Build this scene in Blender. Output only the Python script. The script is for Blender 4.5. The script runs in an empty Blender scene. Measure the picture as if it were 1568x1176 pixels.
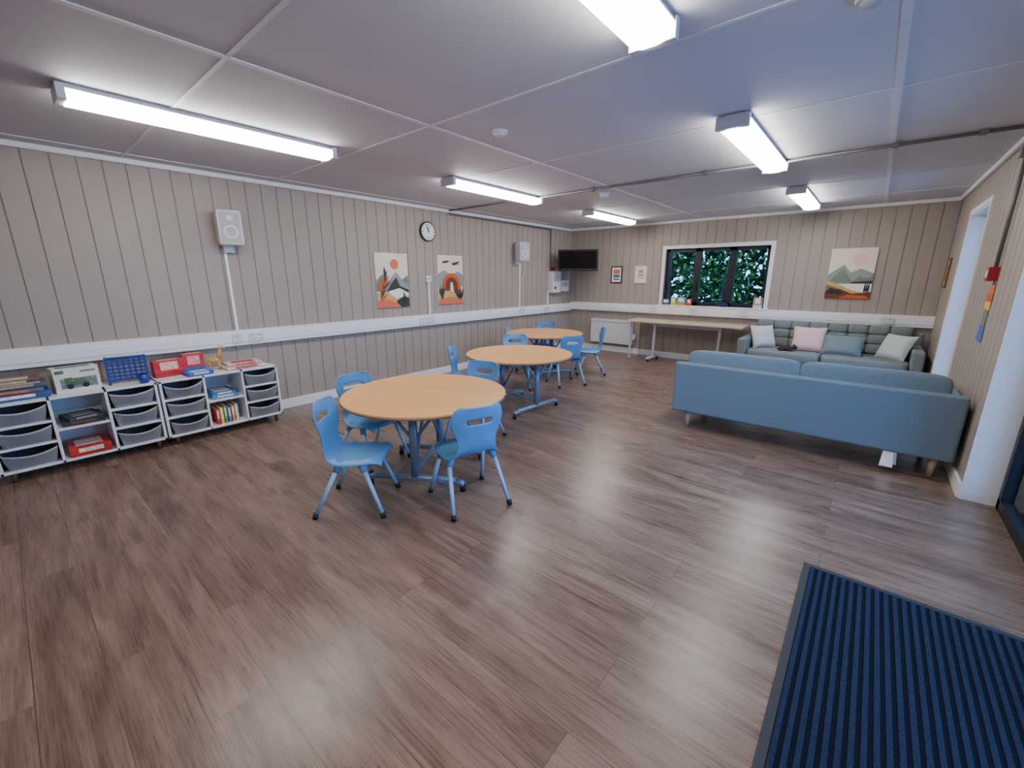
import bpy,bmesh,math,random
from mathutils import Vector,Matrix
random.seed(7)
pi=math.pi
# ---------------------------------------------------------------- room constants (metres)
L,R,D,BK,H=-5.03,.67,7.93,-3.0,2.45
col=bpy.context.scene.collection
def s2l(c):
    return tuple((x/12.92 if x<=.04045 else ((x+.055)/1.055)**2.4) for x in [v/255. for v in c])
def mat(name,rgb,rough=.5,metal=0,emit=0,noise=0,nscale=20,bump=0,bscale=200,spec=.5):
    m=bpy.data.materials.new(name);m.use_nodes=True;nt=m.node_tree;b=nt.nodes['Principled BSDF']
    c=s2l(rgb)+(1,)
    b.inputs['Base Color'].default_value=c;b.inputs['Roughness'].default_value=rough;b.inputs['Metallic'].default_value=metal
    b.inputs['Specular IOR Level'].default_value=spec
    if emit:
        b.inputs['Emission Color'].default_value=c;b.inputs['Emission Strength'].default_value=emit
    if noise or bump:
        tc=nt.nodes.new('ShaderNodeTexCoord')
    if noise:
        n=nt.nodes.new('ShaderNodeTexNoise');n.inputs['Scale'].default_value=nscale;n.inputs['Detail'].default_value=5
        nt.links.new(tc.outputs['Object'],n.inputs['Vector'])
        mr=nt.nodes.new('ShaderNodeMapRange');mr.inputs['From Min'].default_value=.3;mr.inputs['From Max'].default_value=.7
        mr.inputs['To Min'].default_value=1-noise;mr.inputs['To Max'].default_value=1+noise
        nt.links.new(n.outputs['Fac'],mr.inputs['Value'])
        hs=nt.nodes.new('ShaderNodeHueSaturation');hs.inputs['Color'].default_value=c
        nt.links.new(mr.outputs[0],hs.inputs['Value']);nt.links.new(hs.outputs[0],b.inputs['Base Color'])
    if bump:
        n2=nt.nodes.new('ShaderNodeTexNoise');n2.inputs['Scale'].default_value=bscale
        nt.links.new(tc.outputs['Object'],n2.inputs['Vector'])
        bp=nt.nodes.new('ShaderNodeBump');bp.inputs['Strength'].default_value=bump;bp.inputs['Distance'].default_value=.004
        nt.links.new(n2.outputs['Fac'],bp.inputs['Height']);nt.links.new(bp.outputs[0],b.inputs['Normal'])
    return m
class B:
    def __init__(s): s.bm=bmesh.new();s.ms=[]
    def mi(s,m):
        if m not in s.ms:s.ms.append(m)
        return s.ms.index(m)
    def face(s,vs,m,smooth=False):
        try:f=s.bm.faces.new(vs)
        except ValueError:return
        f.material_index=s.mi(m);f.smooth=smooth
        return f
    def pts(s,m,pts,faces,M=None,smooth=False):
        vs=[s.bm.verts.new((M@Vector(p)) if M else p) for p in pts]
        for f in faces:s.face([vs[i] for i in f],m,smooth)
    def box(s,x0,x1,y0,y1,z0,z1,m,M=None):
        P=[(x,y,z) for z in(z0,z1) for y in(y0,y1) for x in(x0,x1)]
        s.pts(m,P,[(0,2,3,1),(4,5,7,6),(0,1,5,4),(2,6,7,3),(0,4,6,2),(1,3,7,5)],M)
    def cyl(s,a,b,r,m,r2=None,n=16,caps=True):
        a,b=Vector(a),Vector(b);r2=r if r2 is None else r2
        d=(b-a).normalized();t=Vector((0,0,1)) if abs(d.z)<.95 else Vector((1,0,0))
        u=d.cross(t).normalized();v=d.cross(u)
        A=[s.bm.verts.new(a+(u*math.cos(k*2*pi/n)+v*math.sin(k*2*pi/n))*r) for k in range(n)]
        Bv=[s.bm.verts.new(b+(u*math.cos(k*2*pi/n)+v*math.sin(k*2*pi/n))*r2) for k in range(n)]
        for k in range(n):s.face([A[k],A[(k+1)%n],Bv[(k+1)%n],Bv[k]],m,True)
        if caps:s.face(A[::-1],m);s.face(Bv,m)
    def tube(s,ps,r,m,n=10):
        for a,b in zip(ps,ps[1:]):s.cyl(a,b,r,m,n=n)
        for p in ps[1:-1]:s.sup(p,(r,r,r),m,1,8,6)
    def sup(s,c,dim,m,e=.3,nu=24,nv=14,M=None):
        f=lambda w,e:math.copysign(abs(w)**e,w)
        V=[]
        for j in range(nv+1):
            ph=-pi/2+pi*j/nv
            row=[]
            for i in range(nu):
                th=2*pi*i/nu
                p=Vector((dim[0]*f(math.cos(ph),e)*f(math.cos(th),e),dim[1]*f(math.cos(ph),e)*f(math.sin(th),e),dim[2]*f(math.sin(ph),e)))
                p+=Vector(c)
                row.append(s.bm.verts.new(M@p if M else p))
            V.append(row)
        for j in range(nv):
            for i in range(nu):
                s.face([V[j][i],V[j][(i+1)%nu],V[j+1][(i+1)%nu],V[j+1][i]],m,True)
    def pillow(s,w,h,t,m,M):
        n=14
        for sg in(1,-1):
            G=[]
            for j in range(n+1):
                G.append([])
                for i in range(n+1):
                    x=-1+2*i/n;y=-1+2*j/n
                    k=max(0,(1-x**4)*(1-y**4))**.5
                    pin=1-.07*(1-abs(x)**2)*(abs(y)>.0)*abs(y)**2
                    pin2=1-.07*(1-abs(y)**2)*abs(x)**2
                    G[-1].append(s.bm.verts.new(M@Vector((x*w/2*pin2,y*h/2*pin,sg*(t/2*k+.003)))))
            for j in range(n):
                for i in range(n):
                    q=[G[j][i],G[j][i+1],G[j+1][i+1],G[j+1][i]]
                    s.face(q if sg>0 else q[::-1],m,True)
    def done(s,name,loc=(0,0,0),rz=0,bevel=0,parent=None,seg=2):
        bmesh.ops.remove_doubles(s.bm,verts=s.bm.verts,dist=.00001)
        bmesh.ops.recalc_face_normals(s.bm,faces=s.bm.faces)
        me=bpy.data.meshes.new(name);s.bm.to_mesh(me);s.bm.free()
        for m in s.ms:me.materials.append(m)
        o=bpy.data.objects.new(name,me);o.location=loc;o.rotation_euler=(0,0,rz);col.objects.link(o)
        if bevel:
            b=o.modifiers.new('bevel','BEVEL');b.width=bevel;b.segments=seg;b.limit_method='ANGLE';b.angle_limit=.7
        if parent:o.parent=parent
        return o
def empty(name,loc,rz=0):
    e=bpy.data.objects.new(name,None);e.location=loc;e.rotation_euler=(0,0,rz);e.empty_display_size=.1;col.objects.link(e);return e
def T(x,y,z,rx=0,ry=0,rz=0):
    return Matrix.Translation((x,y,z))@Matrix.Rotation(rz,4,'Z')@Matrix.Rotation(ry,4,'Y')@Matrix.Rotation(rx,4,'X')
# ---------------------------------------------------------------- materials
M_wall=mat('wall_taupe_paint',(160,148,139),.5,noise=.03,nscale=3)
M_groove=mat('wall_groove_paint',(142,131,123),.7)
M_ceil=mat('ceiling_board',(202,202,209),.7,noise=.02,nscale=2)
M_white=mat('white_trim_paint',(234,235,237),.4)
M_plast=mat('white_plastic',(214,216,218),.35)
M_strip=mat('ceiling_cover_strip',(218,218,224),.5)
M_dark=mat('dark_grey_frame',(26,30,36),.4)
M_black=mat('black_plastic',(14,14,16),.35)
M_cond=mat('grey_conduit',(108,108,112),.4,metal=.3)
M_diff=mat('light_diffuser',(255,250,243),.4,emit=32)
M_lbody=mat('light_body',(205,207,212),.4)
M_chair=mat('blue_chair_plastic',(88,146,198),.38,noise=.03,nscale=12)
M_leg=mat('pale_blue_painted_steel',(144,182,214),.35,metal=.1)
M_tleg=mat('table_leg_steel',(124,146,170),.35,metal=.3)
M_cap=mat('black_rubber',(20,22,26),.6)
M_red=mat('red_plastic',(150,20,32),.4)
M_felt=mat('blue_grey_upholstery',(112,130,144),.9,noise=.08,nscale=70,bump=.5,bscale=450,spec=.2)
M_felt2=mat('grey_green_upholstery',(124,132,132),.9,noise=.08,nscale=70,bump=.5,bscale=450,spec=.2)
M_lwood=mat('light_leg_wood',(190,165,140),.5)
M_bin=mat('grey_fabric_bin',(142,145,153),.85,noise=.14,nscale=90,bump=.4,bscale=400)
M_rim=mat('bin_rim_fabric',(178,180,186),.8)
M_cab=mat('white_laminate',(228,230,234),.4)
def wood(name,c1,c2,ax='X'):
    m=mat(name,c1,.34);nt=m.node_tree;b=nt.nodes['Principled BSDF']
    tc=nt.nodes.new('ShaderNodeTexCoord');mp=nt.nodes.new('ShaderNodeMapping')
    mp.inputs['Scale'].default_value=(2,30,10) if ax=='X' else (30,2,10)
    n=nt.nodes.new('ShaderNodeTexNoise');n.inputs['Scale'].default_value=1.5;n.inputs['Detail'].default_value=6
    r=nt.nodes.new('ShaderNodeValToRGB');r.color_ramp.elements[0].position=.3;r.color_ramp.elements[1].position=.7
    r.color_ramp.elements[0].color=s2l(c1)+(1,);r.color_ramp.elements[1].color=s2l(c2)+(1,)
    nt.links.new(tc.outputs['Object'],mp.inputs[0]);nt.links.new(mp.outputs[0],n.inputs['Vector']);nt.links.new(n.outputs['Fac'],r.inputs[0]);nt.links.new(r.outputs[0],b.inputs['Base Color'])
    return m
M_beech=wood('beech_laminate',(222,160,94),(234,178,114))
M_desk=wood('pale_desk_wood',(204,178,148),(214,190,162))
def floor_mat():
    m=mat('vinyl_oak_planks',(150,125,105),.26);nt=m.node_tree;b=nt.nodes['Principled BSDF'];N=nt.nodes.new;K=nt.links.new
    tc=N('ShaderNodeTexCoord')
    br=N('ShaderNodeTexBrick');br.offset=.37;br.offset_frequency=2
    br.inputs['Scale'].default_value=1;br.inputs['Brick Width'].default_value=1.5;br.inputs['Row Height'].default_value=.19
    br.inputs['Mortar Size'].default_value=.0016;br.inputs['Mortar Smooth'].default_value=.1;br.inputs['Bias'].default_value=0
    br.inputs['Color1'].default_value=(0,0,0,1);br.inputs['Color2'].default_value=(1,1,1,1);br.inputs['Mortar'].default_value=(.4,.4,.4,1)
    K(tc.outputs['Object'],br.inputs['Vector'])
    add=N('ShaderNodeVectorMath');add.operation='MULTIPLY_ADD';add.inputs[1].default_value=(7,3,5);K(br.outputs['Color'],add.inputs[0]);K(tc.outputs['Object'],add.inputs[2])
    mp=N('ShaderNodeMapping');mp.inputs['Scale'].default_value=(1.0,8,1);K(add.outputs[0],mp.inputs[0])
    n1=N('ShaderNodeTexNoise');n1.inputs['Scale'].default_value=1.3;n1.inputs['Detail'].default_value=10;n1.inputs['Roughness'].default_value=.66;n1.inputs['Distortion'].default_value=.7;K(mp.outputs[0],n1.inputs['Vector'])
    mp2=N('ShaderNodeMapping');mp2.inputs['Scale'].default_value=(4,130,1);K(add.outputs[0],mp2.inputs[0])
    n2=N('ShaderNodeTexNoise');n2.inputs['Scale'].default_value=1.2;n2.inputs['Detail'].default_value=8;n2.inputs['Roughness'].default_value=.65;K(mp2.outputs[0],n2.inputs['Vector'])
    mx=N('ShaderNodeMath');mx.operation='MULTIPLY_ADD';mx.inputs[1].default_value=.42;K(n2.outputs['Fac'],mx.inputs[0])
    a=N('ShaderNodeMath');a.operation='MULTIPLY_ADD';a.inputs[1].default_value=.06;K(br.outputs['Color'],a.inputs[0]);
    sc=N('ShaderNodeMath');sc.operation='MULTIPLY_ADD';sc.inputs[1].default_value=.86;sc.inputs[2].default_value=-.01;K(n1.outputs['Fac'],sc.inputs[0]);K(sc.outputs[0],a.inputs[2])
    K(a.outputs[0],mx.inputs[2])
    r=N('ShaderNodeValToRGB');cr=r.color_ramp
    cr.elements[0].position=.40;cr.elements[0].color=s2l((74,58,49))+(1,)
    cr.elements[1].position=.95;cr.elements[1].color=s2l((158,137,122))+(1,)
    e=cr.elements.new(.56);e.color=s2l((101,81,69))+(1,)
    e=cr.elements.new(.72);e.color=s2l((130,108,95))+(1,)
    K(mx.outputs[0],r.inputs[0])
    mp3=N('ShaderNodeMapping');mp3.inputs['Scale'].default_value=(1.5,3.8,1);K(add.outputs[0],mp3.inputs[0])
    vo=N('ShaderNodeTexVoronoi');vo.inputs['Scale'].default_value=1.0;K(mp3.outputs[0],vo.inputs['Vector'])
    mr=N('ShaderNodeMapRange');mr.inputs['From Min'].default_value=.01;mr.inputs['From Max'].default_value=.11;mr.inputs['To Min'].default_value=.4;mr.inputs['To Max'].default_value=1;K(vo.outputs['Distance'],mr.inputs['Value'])
    mu=N('ShaderNodeMixRGB');mu.blend_type='MULTIPLY';mu.inputs[0].default_value=1;K(r.outputs[0],mu.inputs[1]);K(mr.outputs[0],mu.inputs[2])
    mo=N('ShaderNodeMixRGB');mo.inputs[2].default_value=s2l((52,40,34))+(1,);K(mu.outputs[0],mo.inputs[1])
    fm=N('ShaderNodeMath');fm.operation='MULTIPLY';fm.inputs[1].default_value=.7;K(br.outputs['Fac'],fm.inputs[0]);K(fm.outputs[0],mo.inputs[0])
    K(mo.outputs[0],b.inputs['Base Color'])
    rr=N('ShaderNodeMapRange');rr.inputs['To Min'].default_value=.2;rr.inputs['To Max'].default_value=.36;K(n2.outputs['Fac'],rr.inputs['Value']);K(rr.outputs[0],b.inputs['Roughness'])
    bp=N('ShaderNodeBump');bp.inputs['Strength'].default_value=.15;bp.inputs['Distance'].default_value=.003;K(n2.outputs['Fac'],bp.inputs['Height']);K(bp.outputs[0],b.inputs['Normal'])
    return m
M_floor=floor_mat()
def glass():
    m=bpy.data.materials.new('window_glass');m.use_nodes=True;nt=m.node_tree;nt.nodes.clear()
    o=nt.nodes.new('ShaderNodeOutputMaterial');mx=nt.nodes.new('ShaderNodeMixShader');t=nt.nodes.new('ShaderNodeBsdfTransparent');g=nt.nodes.new('ShaderNodeBsdfGlossy')
    g.inputs['Roughness'].default_value=.02;t.inputs[0].default_value=(.88,.97,.96,1)
    fr=nt.nodes.new('ShaderNodeFresnel');fr.inputs[0].default_value=1.3
    nt.links.new(fr.outputs[0],mx.inputs[0]);nt.links.new(t.outputs[0],mx.inputs[1]);nt.links.new(g.outputs[0],mx.inputs[2]);nt.links.new(mx.outputs[0],o.inputs[0]);return m
M_glass=glass()
# ---------------------------------------------------------------- shell
DY0,DY1,DZ=1.2,4.0,2.12      # glazed door opening in right wall
WY0,WY1,WZ0,WZ1=5.73,6.81,.12,2.12   # tall side window
FX0,FX1,FZ0,FZ1=-3.0,-1.34,.99,1.97  # far window
TH=.25
b=B();b.box(L-.2,R+TH,BK-.2,D+.2,-.1,0,M_floor);b.done('floor')
b=B();b.box(L-.2,R+TH,BK-.2,D+.2,H,H+.1,M_ceil);b.done('ceiling')
def sub(rects,h):
    out=[]
    for(a0,a1,z0,z1) in rects:
        h0,h1,k0,k1=h
        if a1<=h0 or a0>=h1 or z1<=k0 or z0>=k1:out.append((a0,a1,z0,z1));continue
        if a0<h0:out.append((a0,h0,z0,z1));a0=h0
        if a1>h1:out.append((h1,a1,z0,z1));a1=h1
        if z0<k0:out.append((a0,a1,z0,k0))
        if z1>k1:out.append((a0,a1,k1,z1))
    return out
def wall(name,a0,a1,holes,put,pitch=.15):
    b=B();rs=[(a0,a1,0,H)]
    for h in holes:rs=sub(rs,h)
    for r in rs:put(b,r,.006,TH,M_groove)
    n=int((a1-a0)/pitch)+1
    for k in range(n):
        s0=a0+k*pitch;s1=min(a1,s0+pitch-.009)
        if s1-s0<.01:continue
        rs=[(s0,s1,0,H)]
        for h in holes:rs=sub(rs,h)
        for r in rs:put(b,r,0,.0061,M_wall)
    return b.done(name)
wall('wall_left',BK,D,[],lambda b,r,d0,d1,m:b.box(L-d1,L-d0,r[0],r[1],r[2],r[3],m))
wall('wall_far',L,R,[(FX0,FX1,FZ0,FZ1)],lambda b,r,d0,d1,m:b.box(r[0],r[1],D+d0,D+d1,r[2],r[3],m))
wall('wall_right',BK,D,[(DY0,DY1,0,DZ),(WY0,WY1,WZ0,WZ1)],lambda b,r,d0,d1,m:b.box(R+d0,R+d1,r[0],r[1],r[2],r[3],m))
wall('wall_back',L,R,[],lambda b,r,d0,d1,m:b.box(r[0],r[1],BK-d1,BK-d0,r[2],r[3],m))
b=B();t=.012
b.box(R-.004,R+.22,DY1-t,DY1+.001,0,DZ,M_white);b.box(R-.004,R+.22,DY0,DY0+t,0,DZ,M_white);b.box(R-.004,R+.22,DY0,DY1,DZ-t,DZ,M_white)
b.done('trim_door_reveal')
b=B()
b.box(R-.004,R+.22,WY1-t,WY1,WZ0,WZ1,M_white);b.box(R-.004,R+.22,WY0,WY0+t,WZ0,WZ1,M_white);b.box(R-.004,R+.22,WY0,WY1,WZ1-t,WZ1,M_white);b.box(R-.02,R+.22,WY0,WY1,WZ0,WZ0+.02,M_white)
b.box(R-.012,R,WY0-.05,WY0,WZ0,WZ1+.05,M_white);b.box(R-.012,R,WY1,WY1+.05,WZ0,WZ1+.05,M_white);b.box(R-.012,R,WY0,WY1,WZ1,WZ1+.05,M_white)
b.done('trim_side_window')
b=B();x0,x1=R+.17,R+.24
b.box(x0,x1,DY0,DY1,0,.07,M_dark);b.box(x0,x1,DY0,DY1,DZ-.08,DZ,M_dark)
for y in(DY0,DY0+.9,DY0+1.83,DY1-.07):b.box(x0,x1,y,y+.07,.0,DZ,M_dark)
b.box(x0+.03,x0+.036,DY0+.05,DY1-.05,.05,DZ-.05,M_glass)
b.box(x0-.05,x0,DY0+1.82,DY0+1.85,.95,1.15,M_cond)
b.done('door_1')
b=B()
for y in(WY0,WY1-.06):b.box(x0,x1,y,y+.06,WZ0,WZ1,M_dark)
b.box(x0,x1,WY0,WY1,WZ0,WZ0+.06,M_dark);b.box(x0,x1,WY0,WY1,WZ1-.06,WZ1,M_dark)
b.box(x0+.03,x0+.036,WY0+.05,WY1-.05,WZ0+.05,WZ1-.05,M_glass);b.done('window_2')
b=B();w=.055
b.box(FX0-.06,FX0,D-.02,D+.12,FZ0-.0,FZ1+.06,M_white);b.box(FX1,FX1+.06,D-.02,D+.12,FZ0-.0,FZ1+.06,M_white)
b.box(FX0,FX1,D-.02,D+.12,FZ1,FZ1+.06,M_white);b.box(FX0-.08,FX1+.08,D-.07,D+.12,FZ0-.03,FZ0,M_white)
b.done('trim_far_window',bevel=.003)
b=B();y0,y1=D+.06,D+.12;ps=(FX1-FX0)/3
for k in range(3):
    a,c=FX0+k*ps,FX0+(k+1)*ps
    b.box(a,a+w,y0,y1,FZ0,FZ1,M_dark);b.box(c-w,c,y0,y1,FZ0,FZ1,M_dark);b.box(a,c,y0,y1,FZ0,FZ0+w,M_dark);b.box(a,c,y0,y1,FZ1-w,FZ1,M_dark)
    if k!=1:b.box(a+.05,c-.05,y0-.015,y0,FZ0+.03,FZ0+.06,M_dark)
b.box(FX0+.02,FX1-.02,D+.09,D+.095,FZ0+.02,FZ1-.02,M_glass)
b.box(FX0+ps-.012,FX0+ps+.012,y0-.03,y0,1.25,1.4,M_dark)
b.done('window_1')
for n,a in(('trim_coving_left',(L,L+.035,BK,D,H-.045,H)),('trim_coving_far',(L,R,D-.035,D,H-.045,H)),('trim_coving_right',(R-.035,R,BK,D,H-.045,H))):
    b=B();b.box(*a,M_white);b.done(n,bevel=.01)
for n,a in(('baseboard_left',[(L,L+.018,BK,D)]),('baseboard_far',[(L,R,D-.018,D)]),('baseboard_right',[(R-.018,R,DY1,D),(R-.018,R,BK,DY0)]),('baseboard_back',[(L,R,BK,BK+.018)])):
    b=B()
    for q in a:b.box(*q,0,.11,M_white)
    b.done(n,bevel=.004)
b=B()
for x in(-4.84,-2.43,-.07):b.box(x-.017,x+.017,BK,D-.035,H-.005,H,M_strip)
for i,y in enumerate([-2.73,-1.53,-.33,.87,2.05,3.25,4.64,5.85,7.05]):b.box(L+.035,R-.035,y-.011,y+.011,H-.004,H,M_strip)
b.done('trim_ceiling_joint_strips')
TZ0,TZ1=.79,.945
def trunk(name,boxes):
    b=B()
    for q in boxes:b.box(*q,M_white)
    return b.done(name,bevel=.004)
trunk('trim_cable_trunking_left',[(L,L+.06,BK,D,TZ0,TZ1),(L+.06,L+.066,BK,D,TZ0+.035,TZ0+.115)])
trunk('trim_cable_trunking_far',[(L+.06,R,D-.06,D,TZ0+.03,TZ1+.03),(L+.06,R,D-.066,D-.06,TZ0+.065,TZ0+.145)])
def socket(y,w=.146):
    b=B();b.box(L+.066,L+.078,y-w/2,y+w/2,TZ0+.03,TZ0+.12,M_plast)
    for k in ((-1,1) if w>.1 else (0,)):
        b.box(L+.078,L+.081,y+k*w/4-.012,y+k*w/4+.012,TZ0+.092,TZ0+.108,M_rim)
        b.box(L+.078,L+.0785,y+k*w/4-.008,y+k*w/4+.008,TZ0+.05,TZ0+.056,M_black)
    b.done('wall_socket',bevel=.002)
for y,w in((1.5,.086),(1.68,.146),(3.92,.146),(4.06,.086),(6.2,.146),(7.0,.146)):socket(y,w)
def fsocket(x):
    b=B();b.box(x-.073,x+.073,D-.078,D-.066,TZ0+.06,TZ0+.15,M_plast);b.box(x-.03,x-.01,D-.081,D-.078,TZ0+.12,TZ0+.14,M_rim);b.box(x+.02,x+.04,D-.081,D-.078,TZ0+.12,TZ0+.14,M_rim);b.done('wall_socket',bevel=.002)
for x in(.2,-3.15,-2.4,-1.6):fsocket(x)
# ---------------------------------------------------------------- ceiling lights
def lightfit(x,y0,y1):
    b=B();b.box(x-.06,x+.06,y0+.02,y1-.02,H-.03,H,M_lbody)
    b.box(x-.095,x+.095,y0,y0+.035,H-.085,H-.012,M_lbody);b.box(x-.095,x+.095,y1-.035,y1,H-.085,H-.012,M_lbody)
    P=[(-.085,-.03),(-.09,-.055),(-.075,-.08),(-.03,-.09),(.03,-.09),(.075,-.08),(.09,-.055),(.085,-.03)]
    n=len(P);V=[(x+p[0],y,H+p[1]) for y in(y0+.035,y1-.035) for p in P]
    b.pts(M_diff,V,[(i,(i+1)%n,n+(i+1)%n,n+i) for i in range(n)],smooth=False)
    b.box(x-.09,x+.09,y0+.035,y1-.035,H-.03,H-.022,M_lbody)
    b.done('fluorescent_ceiling_light')
lightfit(-.83,-2.32,-.82)
for y0 in(.38,3.08,5.82):
    lightfit(-3.43,y0,y0+1.5);lightfit(-.83,y0,y0+1.5)
b=B();b.tube([(R-.03,4.5,H-.02),(-.75,4.5,H-.02)],.013,M_cond);b.tube([(-.9,4.5,H-.02),(-3.43,4.5,H-.02)],.013,M_cond)
for x in(-2.6,-1.4,-.05,.4):b.box(x-.02,x+.02,4.48,4.52,H-.037,H,M_cond)
b.tube([(-3.43,4.5,H-.02),(L+.05,4.5,H-.02)],.011,M_cond)
b.tube([(L+.05,4.5,H-.06),(L+.04,7.1,H-.07),(L+.03,7.14,H-.1),(L+.03,7.16,1.62)],.011,M_cond)
b.done('ceiling_cable_conduit')
b=B();b.tube([(R-.02,4.5,H-.03),(R-.02,4.68,H-.06),(R-.02,4.7,1.55)],.012,M_cond);b.box(R-.05,R,4.66,4.74,2.28,2.36,M_cond);b.done('wall_cable_conduit')
def conduit(y,z0,z1,w=.025):
    b=B();b.box(L,L+.02,y-w/2,y+w/2,z0,z1,M_white);b.done('trim_mini_trunking')
conduit(1.53,TZ1,1.72);conduit(4.08,TZ1,1.42);conduit(6.2,TZ1,1.75);conduit(7.1,TZ1,1.2)
b=B();b.box(L,L+.035,4.03,4.12,1.41,1.5,M_plast);b.box(L+.035,L+.04,4.06,4.09,1.44,1.47,M_rim);b.done('wall_switch',bevel=.004)
b=B();b.tube([(L+.03,6.27,1.72),(L+.03,6.32,1.6),(L+.03,6.25,1.5),(L+.03,6.27,TZ1)],.005,M_plast);b.done('speaker_cable')
def detector(x,y,r=.055,h=.035):
    b=B();b.cyl((x,y,H),(x,y,H-h*.5),r,M_plast,n=24);b.cyl((x,y,H-h*.5),(x,y,H-h),r*.95,M_plast,r*.6,n=24);b.done('smoke_detector')
detector(-2.14,2.42);detector(-2.61,4.80,.06,.06)
b=B();b.cyl((-.17,2.2,H),(-.17,2.2,H-.02),.05,M_plast,n=24);b.sup((-.17,2.2,H-.02),(.035,.035,.02),M_rim,1);b.done('motion_sensor')
# ---------------------------------------------------------------- wall things (left)
def speaker(y,z,tilt):
    b=B();M=T(L+.13,y,z,0,0,tilt)
    b.sup((0,0,0),(.088,.103,.16),M_plast,.16,32,20,M)
    b.box(.086,.0895,-.085,.085,-.14,.14,M_rim,M)
    c=M@Vector((.088,0,-.04));c2=M@Vector((.095,0,-.04));b.cyl(c,c2,.062,M_plast,n=28)
    c=M@Vector((.094,0,-.04));c2=M@Vector((.097,0,-.04));b.cyl(c,c2,.045,M_rim,n=28)
    c=M@Vector((.088,0,.085));c2=M@Vector((.094,0,.085));b.cyl(c,c2,.025,M_plast,n=20)
    b.box(L,L+.08,y-.02,y+.02,z-.02,z+.02,M_plast)
    b.box(L,L+.05,y-.045,y+.045,z-.225,z-.16,M_plast)
    b.done('wall_speaker')
speaker(1.56,1.94,-.15);speaker(6.12,1.92,-.3)
b=B();cy_,cz=4.1,2.11
b.cyl((L,cy_,cz),(L+.035,cy_,cz),.135,M_black,n=48);b.cyl((L+.03,cy_,cz),(L+.036,cy_,cz),.118,mat('clock_face_white',(240,240,238),.4),n=48)
for k in range(12):
    a=k*pi/6;M=Matrix.Translation((L+.037,cy_,cz))@Matrix.Rotation(a,4,'X');b.box(0,.002,-.004 if k%3 else -.006,.004 if k%3 else .006,.085,.108,M_black,M)
for a,l,wd in((.12,.06,.006),(.35,.095,.004)):
    M=Matrix.Translation((L+.04,cy_,cz))@Matrix.Rotation(a,4,'X');b.box(0,.003,-wd,wd,-.015,l,M_black,M)
b.cyl((L+.036,cy_,cz),(L+.046,cy_,cz),.008,M_black);b.done('wall_clock')
def flat(name,rgb):return mat(name,rgb,.6)
C=dict(cream=flat('art_cream',(228,218,200)),coral=flat('art_coral',(214,112,72)),or_=flat('art_orange',(192,88,30)),green=flat('art_deep_green',(42,56,48)),sage=flat('art_sage',(112,128,112)),sand=flat('art_sand',(200,164,112)),brown=flat('art_brown',(106,54,30)),grey=flat('art_grey',(140,146,146)),pink=flat('art_pink',(232,196,178)),wht=flat('art_white',(234,232,226)),olive=flat('art_olive',(120,110,60)),dk=flat('art_charcoal',(34,36,36)),blue=flat('art_blue',(60,110,175)),yel=flat('art_yellow',(232,190,60)))
def circ(x,z,r,asp,n=28,a0=0,a1=2*pi):return [(x+r*math.cos(a0+(a1-a0)*k/n),z+r*asp*math.sin(a0+(a1-a0)*k/n)) for k in range(n+(a1-a0<6))]
def leaf(x,z,l,ang,w):
    c,s=math.cos(ang),math.sin(ang);P=[(0,0),(.3,w),(.65,w*.8),(1,0),(.65,-w*.8),(.3,-w)]
    return [(min(.99,max(.01,x+l*(p*c-q*s))),min(.99,max(.01,z+.7*l*(p*s+q*c)))) for p,q in P]
def art(name,w,h,shapes,loc,rz,bg='cream',frame=None,depth=.02):
    b=B();b.box(-w/2,w/2,-depth,0,0,h,C[bg])
    if frame:
        f=.018
        for q in((-w/2-f,-w/2,-f,h+f),(w/2,w/2+f,-f,h+f),(-w/2,w/2,-f,0),(-w/2,w/2,h,h+f)):b.box(q[0],q[1],-depth-.008,0,q[2],q[3],frame)
    for i,(c,P) in enumerate(shapes):
        y=-depth-.0004*(i+1)
        V=[b.bm.verts.new(((p[0]-.5)*w,y,p[1]*h)) for p in P]
        b.face(V,C[c])
    return b.done(name,loc,rz)
A=.72
art('landscape_print',.51,.71,[('coral',circ(.58,.8,.13,A)),('sage',[(.0,.3),(.0,.5),(.2,.62),(.38,.5),(.55,.58),(.75,.5),(1,.6),(1,.3)]),('grey',[(.3,.3),(.3,.45),(.62,.66),(.85,.48),(1,.42),(1,.25)]),('green',[(.25,.25),(.45,.45),(.62,.56),(.72,.4),(1,.32),(1,.2)]),('wht',[(.3,.1),(.35,.3),(.7,.36),(1,.26),(1,.1)]),('sand',[(0,0),(0,.28),(.3,.3),(.6,.16),(1,.22),(1,0)]),('green',[(.55,0),(.6,.12),(.8,.2),(1,.17),(1,0)]),('coral',[(0,0),(0,.12),(.3,.16),(.6,.08),(.75,0)]),
 ]+[(['or_','brown','green','or_','brown'][k%5],leaf(.06+.03*k,.1+.06*k,.36,.7+.3*(k%4),.1)) for k in range(8)]+[('or_',leaf(.05,.3,.4,1.1,.14)),('dk',leaf(.9,.1,.3,1.9,.1)),('dk',leaf(.82,.05,.25,1.4,.1))],(L,3.46,1.08),pi/2)
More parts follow.
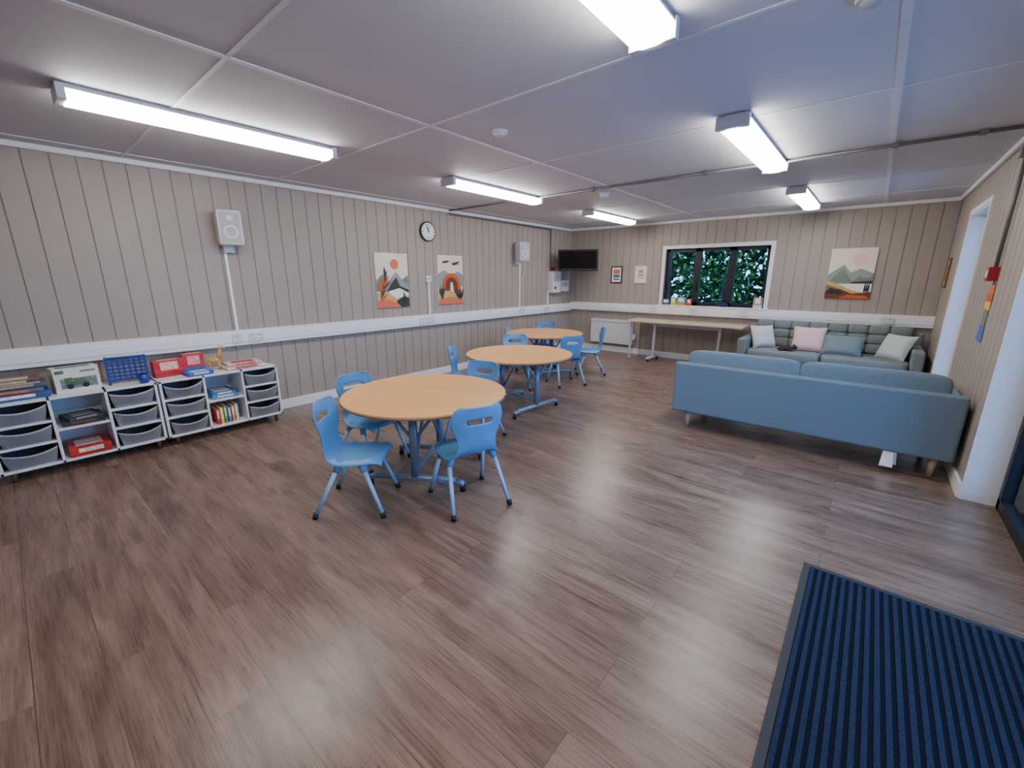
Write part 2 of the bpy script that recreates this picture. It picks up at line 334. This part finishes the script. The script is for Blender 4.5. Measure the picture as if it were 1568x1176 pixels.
art('landscape_print',.51,.72,[('grey',[(0,.35),(0,.62),(.25,.7),(.5,.6),(.8,.68),(1,.6),(1,.35)]),('dk',leaf(.15,.85,.36,.15,.1)),('or_',leaf(.5,.85,.38,-.1,.1)),('dk',leaf(.55,.8,.36,.35,.1)),('or_',circ(.52,.38,.36,A,24,0,pi)+[(.16,.2),(.88,.2)]),('brown',circ(.52,.38,.24,A,24,0,pi)+[(.28,.2),(.76,.2)]),('cream',[(.45,.2),(.48,.45),(.56,.45),(.62,.2)]),('sand',[(0,0),(0,.25),(.4,.28),(1,.2),(1,0)]),('coral',[(0,0),(0,.1),(.5,.15),(1,.08),(1,0)])]
 +[('green',leaf(.1+.03*k,.1,.42,1.2+.3*k,.12)) for k in range(4)]+[('dk',leaf(.9-.02*k,.08,.4,1.3+.3*k,.1)) for k in range(4)],(L,4.51,1.08),pi/2)
art('landscape_print',.52,.7,[('pink',circ(.66,.77,.17,A)),('grey',[(0,.3),(0,.48),(.2,.6),(.33,.68),(.5,.52),(.7,.6),(1,.5),(1,.3)]),('sage',[(0,.3),(.12,.42),(.34,.62),(.42,.5),(.56,.34),(.6,.3)]),('sage',[(.5,.3),(.72,.46),(.85,.4),(1,.46),(1,.3)]),('green',[(.4,.26),(.6,.34),(1,.36),(1,.26)]),('wht',[(.0,.12),(.0,.3),(1,.3),(1,.12)]),('sand',[(0,0),(0,.36),(.25,.3),(.6,.16),(1,.1),(1,0)]),('olive',[(0,0),(0,.28),(.25,.22),(.5,.08),(.7,0)]),('brown',[(0,0),(0,.14),(.3,.2),(.6,.1),(1,.14),(1,0)]),('dk',[(0,.1),(.1,.22),(.4,.14),(.35,.08)]),('or_',[(.3,0),(.5,.08),(.9,.06),(1,0)])]
 +[('dk',leaf(.86+.04*k,.1,.34,pi/2,.06)) for k in range(3)],(-.30,D,1.18),0)
art('framed_poster',.2,.28,[('coral',[(.15,.55),(.15,.85),(.85,.85),(.85,.55)]),('blue',[(.15,.3),(.15,.5),(.85,.5),(.85,.3)]),('dk',[(.2,.15),(.2,.22),(.8,.22),(.8,.15)])],(-3.95,D,1.39),0,'wht',M_black,.012)
art('framed_poster',.2,.28,[('coral',[(.3,.6),(.3,.8),(.7,.8),(.7,.6)]),('dk',[(.25,.45),(.25,.5),(.75,.5),(.75,.45)]),('coral',[(.2,.28),(.2,.34),(.8,.34),(.8,.28)])],(-3.45,D,1.39),0,'cream',mat('white_frame',(225,215,205),.4),.012)
art('framed_poster',.24,.32,[('sage',[(.2,.2),(.2,.8),(.8,.8),(.8,.2)]),('or_',circ(.5,.5,.2,.7))],(R,7.68,1.37),-pi/2,'sand',mat('brown_frame',(110,82,60),.5),.012)
b=B()
for i,c in enumerate(['coral','or_','yel','sage','sage','blue','blue']):
    z1=1.42-.06*i;wd=.085+.015*math.sin(i*1.3)
    b.box(R-.006,R-.002,4.74-wd,4.74+wd,z1-.058,z1,C[c])
b.tube([(R-.005,4.74,1.42),(R-.005,4.74,1.47)],.002,M_black)
b.done('rainbow_wall_hanging')
b=B();b.box(R-.055,R,4.66,4.76,1.45,1.55,M_red);b.box(R-.058,R-.055,4.685,4.735,1.475,1.525,M_white);b.done('fire_alarm_call_point',bevel=.004)
b=B();b.box(L,L+.1,7.13,7.42,1.18,1.6,M_plast);b.box(L+.1,L+.105,7.17,7.38,1.4,1.52,M_rim);b.box(L+.105,L+.11,7.2,7.25,1.25,1.3,M_black);b.done('alarm_panel',bevel=.006)
b=B();b.box(L,L+.08,7.48,7.76,1.2,1.42,M_plast);b.box(L+.08,L+.084,7.52,7.72,1.3,1.38,M_rim);b.done('wall_control_box',bevel=.006)
b=B();b.box(L,L+.04,7.18,7.27,1.61,1.68,M_red);b.done('alarm_sounder',bevel=.004)
b=B();M=T(-4.48,7.33,1.79,.06,0,.42)
b.box(-.38,.38,-.08,.02,-.19,.21,M_black,M);b.box(-.35,.35,-.084,-.08,-.14,.18,mat('tv_screen',(8,9,12),.12),M)
b.box(-.3,.3,.02,.13,-.14,.16,M_black,M);b.box(-.03,.03,.13,.22,-.05,.05,M_black,M)
for k in range(9):b.box(-.34+.085*k-.02,-.34+.085*k+.02,-.085,-.08,-.165,-.155,M_cond,M)
b.tube([M@Vector((0,.2,0)),(-4.75,7.75,1.80),(-4.98,7.78,1.80)],.02,M_black);b.box(L,L+.02,7.7,7.86,1.7,1.9,M_black)
b.done('wall_mounted_tv',bevel=.004)
b=B();b.box(-4.42,-3.5,D-.1,D-.03,.18,.66,M_plast)
b.box(-4.42,-3.5,D-.105,D-.1,.60,.62,M_rim)
for k in range(22):b.box(-4.4+.041*k,-4.375+.041*k,D-.09,D-.04,.66,.662,M_rim)
b.box(-4.2,-4.15,D-.03,D-.002,.3,.5,M_cond);b.box(-3.8,-3.75,D-.03,D-.002,.3,.5,M_cond);b.box(-3.49,-3.44,D-.1,D-.04,.3,.4,M_plast)
b.done('panel_radiator',bevel=.006)
b=B();b.box(-3.4,-1.47,7.27,7.85,.70,.725,M_desk)
M_dl=mat('desk_leg_pale_metal',(205,205,208),.35)
for x in(-2.95,-1.85):
    b.cyl((x,7.55,.06),(x,7.55,.70),.025,M_dl);b.box(x-.03,x+.03,7.3,7.8,.045,.075,M_dl);b.box(x-.03,x+.03,7.35,7.75,.68,.70,M_dl)
    for y in(7.33,7.77):b.cyl((x-.015,y,.025),(x+.015,y,.025),.025,M_cap)
b.box(-2.95,-1.85,7.54,7.56,.62,.68,M_dl)
b.cyl((-3.38,7.5,.0),(-3.38,7.5,.70),.018,M_dl)
b.done('flip_top_desk',bevel=.003)
# ---------------------------------------------------------------- round tables
def table(x,y,ang):
    e=empty('round_table',(x,y,0),ang);h=.64
    b=B();b.cyl((0,0,h-.024),(0,0,h),.6,M_beech,n=72);b.cyl((0,0,h-.0225),(0,0,h-.0015),.603,mat('beech_edge',(186,138,92),.5),n=72);b.done('table_top',parent=e)
    b=B()
    for s in(-1,1):
        yy=s*.28
        b.cyl((0,yy,.09),(0,yy,h-.05),.03,M_tleg,n=20)
        b.tube([(-.36,yy,.05),(-.3,yy,.075),(.3,yy,.075),(.36,yy,.05)],.022,M_tleg)
        for xx in(-.35,.35):b.cyl((xx,yy,0),(xx,yy,.05),.022,M_cap,.018)
        b.box(-.42,.42,yy-.02,yy+.02,h-.06,h-.024,M_tleg)
        b.cyl((-.18,yy,h-.06),(0,yy,h-.28),.012,M_tleg);b.cyl((.18,yy,h-.06),(0,yy,h-.28),.012,M_tleg)
    b.box(-.012,.012,-.28,.28,.12,.15,M_tleg);b.box(-.3,-.27,-.3,.3,h-.06,h-.03,M_tleg);b.box(.27,.3,-.3,.3,h-.06,h-.03,M_tleg)
    b.cyl((0,-.26,.2),(0,.0,h-.06),.012,M_tleg);b.cyl((0,.26,.2),(0,.0,h-.06),.012,M_tleg)
    b.done('folding_frame',parent=e)
table(-2.47,1.93,math.radians(31));table(-3.0,3.7,math.radians(85));table(-3.86,5.38,math.radians(60))
# ---------------------------------------------------------------- chairs
def shell_mesh():
    P=[(.195,.345,.150),(.188,.368,.165),(.16,.378,.175),(.10,.374,.185),(.02,.366,.19),(-.06,.364,.188),(-.12,.374,.175),(-.155,.40,.15),(-.172,.44,.13),(-.182,.48,.128),(-.19,.52,.145),(-.198,.56,.165),(-.206,.598,.174),(-.213,.632,.176),(-.22,.675,.170),(-.226,.705,.150),(-.228,.715,.12)]
    tt=[-1,-.93,-.75,-.5,-.33,0,.33,.5,.75,.93,1]
    bm=bmesh.new();G=[]
    for j,(y,z,w) in enumerate(P):
        row=[]
        for t in tt:
            yy,zz=y,z
            if j<=7:zz+=-.034*abs(t)**6+ .012*t*t
            else:yy+=.045*t*t*min(1,(j-7)/4)
            if j==7:yy+=.01*t*t
            row.append(bm.verts.new((w*t,yy,zz)))
        G.append(row)
    for j in range(len(P)-1):
        for i in range(len(tt)-1):
            if j==12 and 3<=i<=6:continue
            f=bm.faces.new([G[j][i],G[j][i+1],G[j+1][i+1],G[j+1][i]]);f.smooth=True
    bmesh.ops.recalc_face_normals(bm,faces=bm.faces)
    me=bpy.data.meshes.new('chair_shell');bm.to_mesh(me);bm.free();me.materials.append(M_chair);return me
SH=shell_mesh()
def legs_mesh():
    b=B()
    for s in(-1,1):
        for f,(ty,fy) in((1,(.06,.2)),(-1,(-.05,-.225))):
            top=(s*.135,ty,.365);mid=(s*.162,ty+f*.035,.30);bot=(s*.2,fy,.012)
            b.cyl(top,mid,.03,M_chair,.019,n=14);b.cyl(mid,bot,.015,M_leg,.013,n=14)
            b.cyl((bot[0]-s*.002,bot[1]-f*.006,.035),(bot[0]+s*.001,bot[1]+f*.002,.0),.017,M_cap,.017,n=14)
        b.tube([(s*.135,.07,.352),(s*.135,-.06,.352)],.02,M_chair)
    b.tube([(-.14,.0,.35),(.14,.0,.35)],.014,M_leg)
    o=b.done('tmp');me=o.data;bpy.data.objects.remove(o);return me
LM=legs_mesh()
def chair(x,y,deg):
    e=empty('child_chair',(x,y,0),math.radians(deg-90))
    o=bpy.data.objects.new('seat_shell',SH);col.objects.link(o);o.parent=e
    m=o.modifiers.new('s','SOLIDIFY');m.thickness=.012;m.offset=0
    m=o.modifiers.new('ss','SUBSURF');m.levels=2;m.render_levels=2
    o=bpy.data.objects.new('leg_frame',LM);col.objects.link(o);o.parent=e
for c in[(-2.44,1.32,42),(-1.93,1.83,160),(-2.97,1.76,8),(-2.66,2.62,-78),(-3.42,3.3,35),(-3.6,4.36,-50),(-3.2,5.0,150),(-3.3,5.85,215),(-4.28,5.98,-65),(-4.22,5.2,30)]:chair(*c)
# ---------------------------------------------------------------- storage units
M_dwood=mat('dark_leg_wood',(96,66,48),.5)
def unit(y0):
    e=empty('storage_cabinet',(-5.0,y0,0));W,Dp,z0,z1,t=.965,.39,.08,.6,.018
    b=B();b.box(0,Dp,0,W,z1-t,z1,M_cab);b.box(0,Dp,0,W,z0,z0+t,M_cab);b.box(0,.006,0,W,z0,z1,M_cab)
    cw=(W-4*t)/3
    for k in range(4):b.box(0,Dp,k*(cw+t),k*(cw+t)+t,z0,z1,M_cab)
    ih=(z1-z0-2*t)
    for k in range(3):
        a=t+k*(cw+t);rows=(1,2) if k!=1 else (1.5,)
        for r in rows:
            z=z0+t+ih*r/3;b.box(0,Dp-.005,a,a+cw,z-t/2,z+t/2,M_cab)
    b.done('carcass',parent=e,bevel=.0015)
    b=B()
    for y in(.06,W-.06):
        for x in(.05,Dp-.04):b.cyl((x,y,0),(x,y,z0),.012,M_dwood,.018)
    b.done('legs',parent=e)
    for k in(0,2):
        for r in range(3):
            zb=z0+t+ih*r/3+(t/2 if r else 0)+.001
            b=B();w=cw/2-.008;h=.132;n=12;yc=t+k*(cw+t)+cw/2
            jit=random.uniform(-.008,.008)
            F=[];cvs=random.uniform(-.006,.01)
            for i in range(n+1):
                q=-1+2*i/n;top=zb+h-(.034+cvs)*(1-q*q)
                F.append([(Dp-.02+jit,yc+q*w*.84,zb),(Dp+.008+jit+.012*(1-q*q),yc+q*w*.94,zb+h*.5),(Dp+.014+jit+.016*(1-q*q),yc+q*w,top-.014),(Dp+.022+jit+.016*(1-q*q),yc+q*w*1.01,top)])
            V=[[b.bm.verts.new(p) for p in c] for c in F]
            for i in range(n):
                for j in range(3):b.face([V[i][j],V[i+1][j],V[i+1][j+1],V[i][j+1]],M_rim if j==2 else M_bin,True)
            V2=[[b.bm.verts.new((p[0]-.006,p[1],p[2])) for p in c] for c in F]
            for i in range(n):
                for j in range(3):b.face([V2[i][j],V2[i+1][j],V2[i+1][j+1],V2[i][j+1]],M_bin,True)
                b.face([V[i][3],V[i+1][3],V2[i+1][3],V2[i][3]],M_rim)
            for sg,c in((-1,F[0]),(1,F[-1])):
                b.pts(M_bin,[c[0],c[3],(.03,yc+sg*w,zb+h),(.05,yc+sg*w*.88,zb)],[(0,1,2,3)])
            b.pts(M_bin,[F[0][0],F[-1][0],(.05,yc+w*.88,zb),(.05,yc-w*.88,zb)],[(0,1,2,3)])
            b.pts(M_bin,[(.03,yc-w,zb+h),(.03,yc+w,zb+h),(.05,yc+w*.88,zb),(.05,yc-w*.88,zb)],[(0,1,2,3)])
            b.done('fabric_bin',parent=e)
unit(-.235);unit(.745)
def gbox(name,x,y,z,dx,dy,dz,c1,c2,rz=0,c3=None):
    m1=mat(name+'_side',c1,.45,noise=.25,nscale=35);m2=mat(name+'_lid',c2,.4,noise=.35,nscale=18)
    b=B();b.box(-dx/2,dx/2,-dy/2,dy/2,0,dz*.35,m1);b.box(-dx/2-.002,dx/2+.002,-dy/2-.002,dy/2+.002,dz*.3,dz,m2)
    m3=mat(name+'_label',c3 or (240,235,225),.4,noise=.3,nscale=50)
    b.box(dx/2+.002,dx/2+.003,-dy*.3,dy*.3,dz*.42,dz*.9,m3);b.box(-dx*.3,dx*.3,-dy*.33,dy*.33,dz,dz+.001,m3)
    b.done(name,(x,y,z),rz,bevel=.002)
ct=.6
gbox('board_game_box',-4.8,-.08,ct,.28,.38,.045,(60,90,150),(50,90,160),.03)
gbox('board_game_box',-4.8,-.09,ct+.046,.26,.36,.03,(150,50,50),(80,120,150),-.04,(200,120,90))
gbox('board_game_box',-4.81,-.07,ct+.077,.25,.35,.035,(60,60,70),(90,90,110),.06,(180,150,110))
gbox('board_game_box',-4.80,-.08,ct+.113,.22,.32,.03,(190,190,190),(110,70,80),-.03,(210,200,150))
b=B();m1=mat('toy_box_card',(212,214,206),.5);m2=mat('toy_box_green',(70,104,62),.5,noise=.4,nscale=60);m3=mat('toy_box_grey',(120,124,120),.5,noise=.4,nscale=40)
b.box(-.07,.07,-.13,.13,0,.19,m1);b.box(.07,.071,-.1,.11,.03,.11,m3)
b.box(.071,.072,-.075,.06,.05,.085,m2);b.box(.071,.072,-.075,-.03,.085,.115,m2);b.box(.071,.072,-.02,.04,.085,.1,m2);b.box(.071,.072,-.12,-.07,.15,.175,m2);b.box(.071,.072,.02,.11,.15,.165,m3)
b.cyl((.071,-.05,.045),(.073,-.05,.045),.02,M_black);b.cyl((.071,.04,.045),(.073,.04,.045),.02,M_black);b.box(-.05,.05,-.1,.1,.19,.191,m3)
b.done('toy_box',(-4.79,.27,ct),.12,bevel=.002)
M_b4=mat('game_blue_plastic',(34,60,150),.35)
b=B();nc,nr=7,6;w,h=.25,.19
for i in range(nc+1):b.box(-.012,.012,-w/2+i*w/nc-.006,-w/2+i*w/nc+.006,.03,.03+h,M_b4)
for j in range(nr+1):b.box(-.012,.012,-w/2,w/2,.03+j*h/nr-.006,.03+j*h/nr+.006,M_b4)
for sg in(-1,1):b.box(-.06,.06,sg*w/2-.008,sg*w/2+.008,0,.012,M_b4);b.box(-.015,.015,sg*w/2-.008,sg*w/2+.008,0,.23,M_b4)
b.done('four_in_a_row_game',(-4.80,.59,ct),-.1)
b=B();b.cyl((0,0,0),(0,0,.075),.03,M_b4,.036,n=24);b.cyl((0,0,.0755),(0,0,.076),.032,M_cap,n=24);b.done('blue_tub',(-4.67,.665,ct))
gbox('toy_box',-4.84,.87,ct,.08,.22,.15,(170,40,45),(196,44,50),.1,(230,190,170))
gbox('board_game_box',-4.86,1.07,ct,.06,.16,.18,(60,110,180),(190,50,60),-.05,(240,150,150))
gbox('puzzle_box',-4.70,1.06,ct,.14,.2,.035,(50,90,170),(50,100,190),.1,(200,220,240))
gbox('board_game_box',-4.78,1.45,ct,.22,.34,.028,(200,60,60),(220,215,200),.05,(150,70,60))
gbox('board_game_box',-4.79,1.46,ct+.029,.2,.30,.025,(180,50,50),(210,205,200),-.06,(190,60,60))
M_g=mat('giraffe_tan',(204,160,84),.6,noise=.4,nscale=60)
b=B()
for sx in(-.018,.018):
    for sy in(-.04,.035):b.cyl((sx,sy,0),(sx,sy,.085),.006,M_g,.009,n=8)
b.sup((0,0,.1),(.026,.055,.028),M_g,.9,16,10);b.cyl((0,.035,.105),(0,.06,.21),.018,M_g,.01,n=12);b.sup((0,.078,.215),(.013,.028,.013),M_g,.9,12,8)
for sx in(-.006,.006):b.cyl((sx,.06,.22),(sx,.058,.245),.003,M_g,n=6)
b.tube([(0,-.052,.11),(0,-.07,.07)],.003,M_g);b.done('toy_giraffe',(-4.80,1.225,ct),-.3)
c0=.08+.018;hh=.52-.036
zm=c0+hh*.5+.01
gbox('board_game_box',-4.78,.25,zm,.3,.24,.035,(70,60,55),(50,50,55),0,(110,70,60))
gbox('board_game_box',-4.76,.25,zm+.036,.22,.2,.025,(90,90,95),(60,60,66),.2,(150,150,150))
gbox('board_game_box',-4.77,.25,c0+.001,.3,.24,.07,(180,40,35),(196,50,45),0,(230,220,210))
gbox('puzzle_box',-4.78,1.23,zm,.28,.22,.03,(70,120,180),(80,140,190),0)
gbox('puzzle_box',-4.78,1.22,zm+.031,.26,.2,.028,(100,180,190),(60,110,170),.05)
for k,c in enumerate([(190,60,60),(230,200,80),(80,150,90),(90,110,180),(220,130,60),(200,200,205)]):
    gbox('picture_book',-4.74-.004*k,1.14+.033*k,c0+.001,.2,.022,.15+.01*(k%3),c,tuple(min(255,v+25) for v in c))
# ---------------------------------------------------------------- sofas
def sofa_near():
    e=empty('grey_blue_sofa',(-1.41,4.22,0));W,Dp=2.05,.84
    b=B();b.box(0,W,0,.09,.16,.66,M_felt);b.box(0,.09,.09,Dp,.16,.61,M_felt);b.box(W-.09,W,.09,Dp,.16,.61,M_felt2)
    b.box(.09,W-.09,.09,Dp-.02,.16,.30,M_felt);b.done('frame',parent=e,bevel=.022,seg=4)
    b=B()
    for k in(0,1):
        cx_=.09+(W-.18)*(.25+.5*k);b.sup((cx_,.5,.37),((W-.18)/4,.36,.08),M_felt,.25)
        M=T(cx_,.175,.57,-.12);b.sup((0,0,0),((W-.18)/4+.006,.085,.205),M_felt,.24,32,18,M)
    b.done('cushions',parent=e)
    b=B()
    for x in(.14,W-.10):
        for y in(.1,Dp-.1):b.cyl((x,y,0),(x,y,.165),.018,M_lwood,.028)
    b.done('legs',parent=e)
    b=B();b.pts(M_white,[(1.66,.02,.16),(1.72,.0,.16),(1.73,-.03,.05),(1.65,-.02,.045)],[(0,1,2,3)]);b.pts(M_white,[(1.68,.03,.16),(1.74,.02,.16),(1.75,.02,.06),(1.68,.03,.06)],[(0,1,2,3)]);b.done('care_label',parent=e)
sofa_near()
def sofa_far():
    e=empty('tufted_sofa',(-1.46,7.0,0));W,Dp=2.06,.84
    b=B();b.box(0,W,Dp-.12,Dp,.15,.76,M_felt2);b.box(0,.12,0,Dp-.1,.15,.60,M_felt2);b.box(W-.12,W,0,Dp-.1,.15,.60,M_felt2);b.box(.1,W-.1,.03,Dp-.1,.15,.29,M_felt2);b.done('frame',parent=e,bevel=.03,seg=4)
    b=B();n=8;cw=(W-.24)/n
    for i in range(n):
        for j in range(3):
            M=T(.12+cw*(i+.5),Dp-.17-.0+.02*j,.51+.13*j,-.1);b.sup((0,0,0),(cw/2+.004,.075,.072),M_felt2,.5,20,12,M)
    for k in(0,1):b.sup((.12+(W-.24)*(.25+.5*k),.33,.365),((W-.24)/4,.34,.08),M_felt2,.25)
    b.done('cushions',parent=e)
    b=B()
    for i in range(1,n):
        for j in(0,1):b.sup((.12+cw*i,Dp-.225+.02*j,.575+.13*j),(.012,.008,.012),M_felt,1,10,6)
    b.done('buttons',parent=e)
    b=B()
    for x in(.12,W-.12):
        for y in(.1,Dp-.1):b.cyl((x,y,0),(x,y,.155),.016,M_lwood,.026)
    b.done('legs',parent=e)
sofa_far()
def cushion(x,y,z,w,h,rgb,rx=1.15,rz=0,t=.13):
    b=B();m=mat('cushion_fabric',rgb,.9,noise=.05,nscale=50,bump=.3,bscale=400,spec=.2)
    b.pillow(w,h,t,m,Matrix.Rotation(rz,4,'Z')@Matrix.Rotation(rx,4,'X'));b.done('throw_cushion',(x,y,z))
cushion(-1.20,7.42,.60,.36,.36,(206,202,198),1.15,.75)
cushion(-.62,7.42,.61,.40,.38,(224,184,184),1.1,.05)
cushion(-.22,7.36,.56,.46,.32,(116,132,138),.95,-.1)
cushion(.33,7.40,.59,.38,.36,(190,198,200),1.1,-.7)
cushion(.32,4.74,.57,.36,.34,(214,214,212),.75,-.3)
b=B();M_tb=mat('brown_plush',(64,48,42),.95,noise=.2,nscale=80,bump=.5)
b.sup((0,0,.04),(.09,.05,.04),M_tb,.9);b.sup((.1,-.01,.055),(.035,.033,.032),M_tb,1);b.sup((.09,.02,.085),(.012,.008,.014),M_tb,1,10,8);b.sup((.09,-.035,.085),(.012,.008,.014),M_tb,1,10,8)
for sx,sy in((-.07,.04),(-.07,-.045),(.05,.05),(.05,-.055)):b.sup((sx,sy,.02),(.035,.018,.018),M_tb,1,12,8)
b.done('plush_toy',(-.85,7.2,.445),.3)
def sill(name,x,w,h,c,t=.03,rz=0,c2=None):
    gbox(name,x,D-.03,FZ0,t,w,h,c,c2 or c,pi/2*-1+rz)
sill('picture_book',-2.92,.13,.1,(60,100,150),.02,.2);sill('picture_book',-2.78,.1,.13,(220,190,80),.02,-.2)
sill('toy_box',-2.64,.16,.14,(190,150,60),.04,.1,(90,150,160));sill('toy_box',-2.5,.08,.11,(210,80,60),.04)
sill('picture_book',-1.42,.13,.17,(200,205,215),.03,.1,(170,130,140))
b=B();b.sup((0,0,.03),(.09,.04,.03),mat('navy_fabric',(30,44,84),.8),.8);b.sup((-.02,0,.06),(.04,.03,.025),M_black,.9);b.done('headphone_case',(-1.95,D-.01,FZ0))
# ---------------------------------------------------------------- mat
M_mat=mat('navy_mat_rib',(42,54,78),.95,noise=.35,nscale=160,bump=1,bscale=600,spec=.1);M_matd=mat('navy_mat_groove',(17,23,36),.95,spec=.1);M_mate=mat('mat_rubber_edge',(38,44,52),.6)
b=B();x0,x1,y0,y1=-.06,.80,.9,2.5
b.box(x0,x1,y0,y1,0,.004,M_mate);b.box(x0+.03,x1-.03,y0+.03,y1-.03,.003,.005,M_matd)
n=25;p=(x1-x0-.06)/n
for k in range(n):b.box(x0+.03+k*p+.003,x0+.03+(k+1)*p-.012,y0+.03,y1-.03,.004,.008,M_mat)
b.done('entrance_mat',bevel=.0015)
# ---------------------------------------------------------------- outdoors
M_grass=mat('grass',(70,110,60),.9,noise=.3,nscale=4)
b=B();b.box(-16,14,D+.3,22,-.25,-.12,M_grass);b.box(R+TH,14,-8,D+.3,-.25,-.12,mat('paving',(170,178,190),.8,noise=.1,nscale=3));b.done('ground')
def leafmat(i,c):
    m=mat('leaf_green_%d'%i,c,.9,spec=.08);nt=m.node_tree;p=nt.nodes['Principled BSDF'];o=nt.nodes['Material Output']
    t=nt.nodes.new('ShaderNodeBsdfTranslucent');t.inputs[0].default_value=s2l(c)+(1,);mx=nt.nodes.new('ShaderNodeMixShader');mx.inputs[0].default_value=.35
    nt.links.new(p.outputs[0],mx.inputs[1]);nt.links.new(t.outputs[0],mx.inputs[2]);nt.links.new(mx.outputs[0],o.inputs[0]);return m
LG=[leafmat(i,c) for i,c in enumerate([(50,92,44),(28,58,30),(78,118,54),(22,44,28)])]
b=B()
for k in range(14000):
    x=random.uniform(-7.5,1.5);y=random.uniform(10.0,12.5);z=random.uniform(-.1,4.2)
    if math.sin(x*2.3+z*1.7)+math.sin(x*5.1-z*3.1)*.6+random.uniform(-.9,.9)<-.7:continue
    s=random.uniform(.03,.08);c=Vector((x,y,z));u=Vector([random.gauss(0,1) for _ in range(3)]).normalized();v=u.orthogonal().normalized()
    V=[b.bm.verts.new(q) for q in(c-u*s,c+v*s*.5,c+u*s,c-v*s*.5)];b.face(V,random.choice(LG))
for k in range(15000):
    x=random.uniform(-9,3);y=random.uniform(13,15.5);z=random.uniform(-.1,5.8)
    s=random.uniform(.08,.18);c=Vector((x,y,z));u=Vector([random.gauss(0,1) for _ in range(3)]).normalized();v=u.orthogonal().normalized()
    V=[b.bm.verts.new(q) for q in(c-u*s,c+v*s*.6,c+u*s,c-v*s*.6)];b.face(V,random.choice(LG[1::2]))
M_bark=mat('bark',(48,42,36),.9)
for k in range(9):
    x=-6.5+k*.95+random.uniform(-.3,.3);y=random.uniform(9.9,10.6);x2=x+random.uniform(-.8,.8)
    b.cyl((x,y,-.2),(x2,y,4.5),.05,M_bark,.025,n=8);b.cyl(((x+x2)/2,y,2),(x2+random.choice((-1,1))*.9,y-.2,3.4),.025,M_bark,.01,n=6)
b.done('trees_and_shrubs')
# ---------------------------------------------------------------- world & camera
w=bpy.data.worlds.new('sky');bpy.context.scene.world=w;w.use_nodes=True
bg=w.node_tree.nodes['Background'];bg.inputs[0].default_value=(.18,.42,1.0,1);bg.inputs[1].default_value=8.5
for nm,loc,rot,sx,sy in(('door_portal',(R+.3,(DY0+DY1)/2,DZ/2),(0,pi/2,0),DZ,DY1-DY0),('side_window_portal',(R+.3,(WY0+WY1)/2,(WZ0+WZ1)/2),(0,pi/2,0),WZ1-WZ0,WY1-WY0)):
    l=bpy.data.lights.new(nm,'AREA');l.shape='RECTANGLE';l.size=sx;l.size_y=sy;l.cycles.is_portal=True
    o=bpy.data.objects.new(nm,l);o.location=loc;o.rotation_euler=rot;col.objects.link(o)
sl=bpy.data.lights.new('sun','SUN');sl.energy=3;sl.angle=.02;sl.color=(1,.95,.8);so=bpy.data.objects.new('sun',sl);so.rotation_euler=(math.radians(52),0,math.radians(-3));so.location=(0,-10,20);col.objects.link(so)
cd=bpy.data.cameras.new('camera');cd.sensor_width=36;cd.lens=646/1568*36;cd.clip_start=.05
co=bpy.data.objects.new('camera',cd);co.location=(0,0,1.475);co.rotation_euler=(math.radians(90-14.16),0,math.radians(40));col.objects.link(co);bpy.context.scene.camera=co
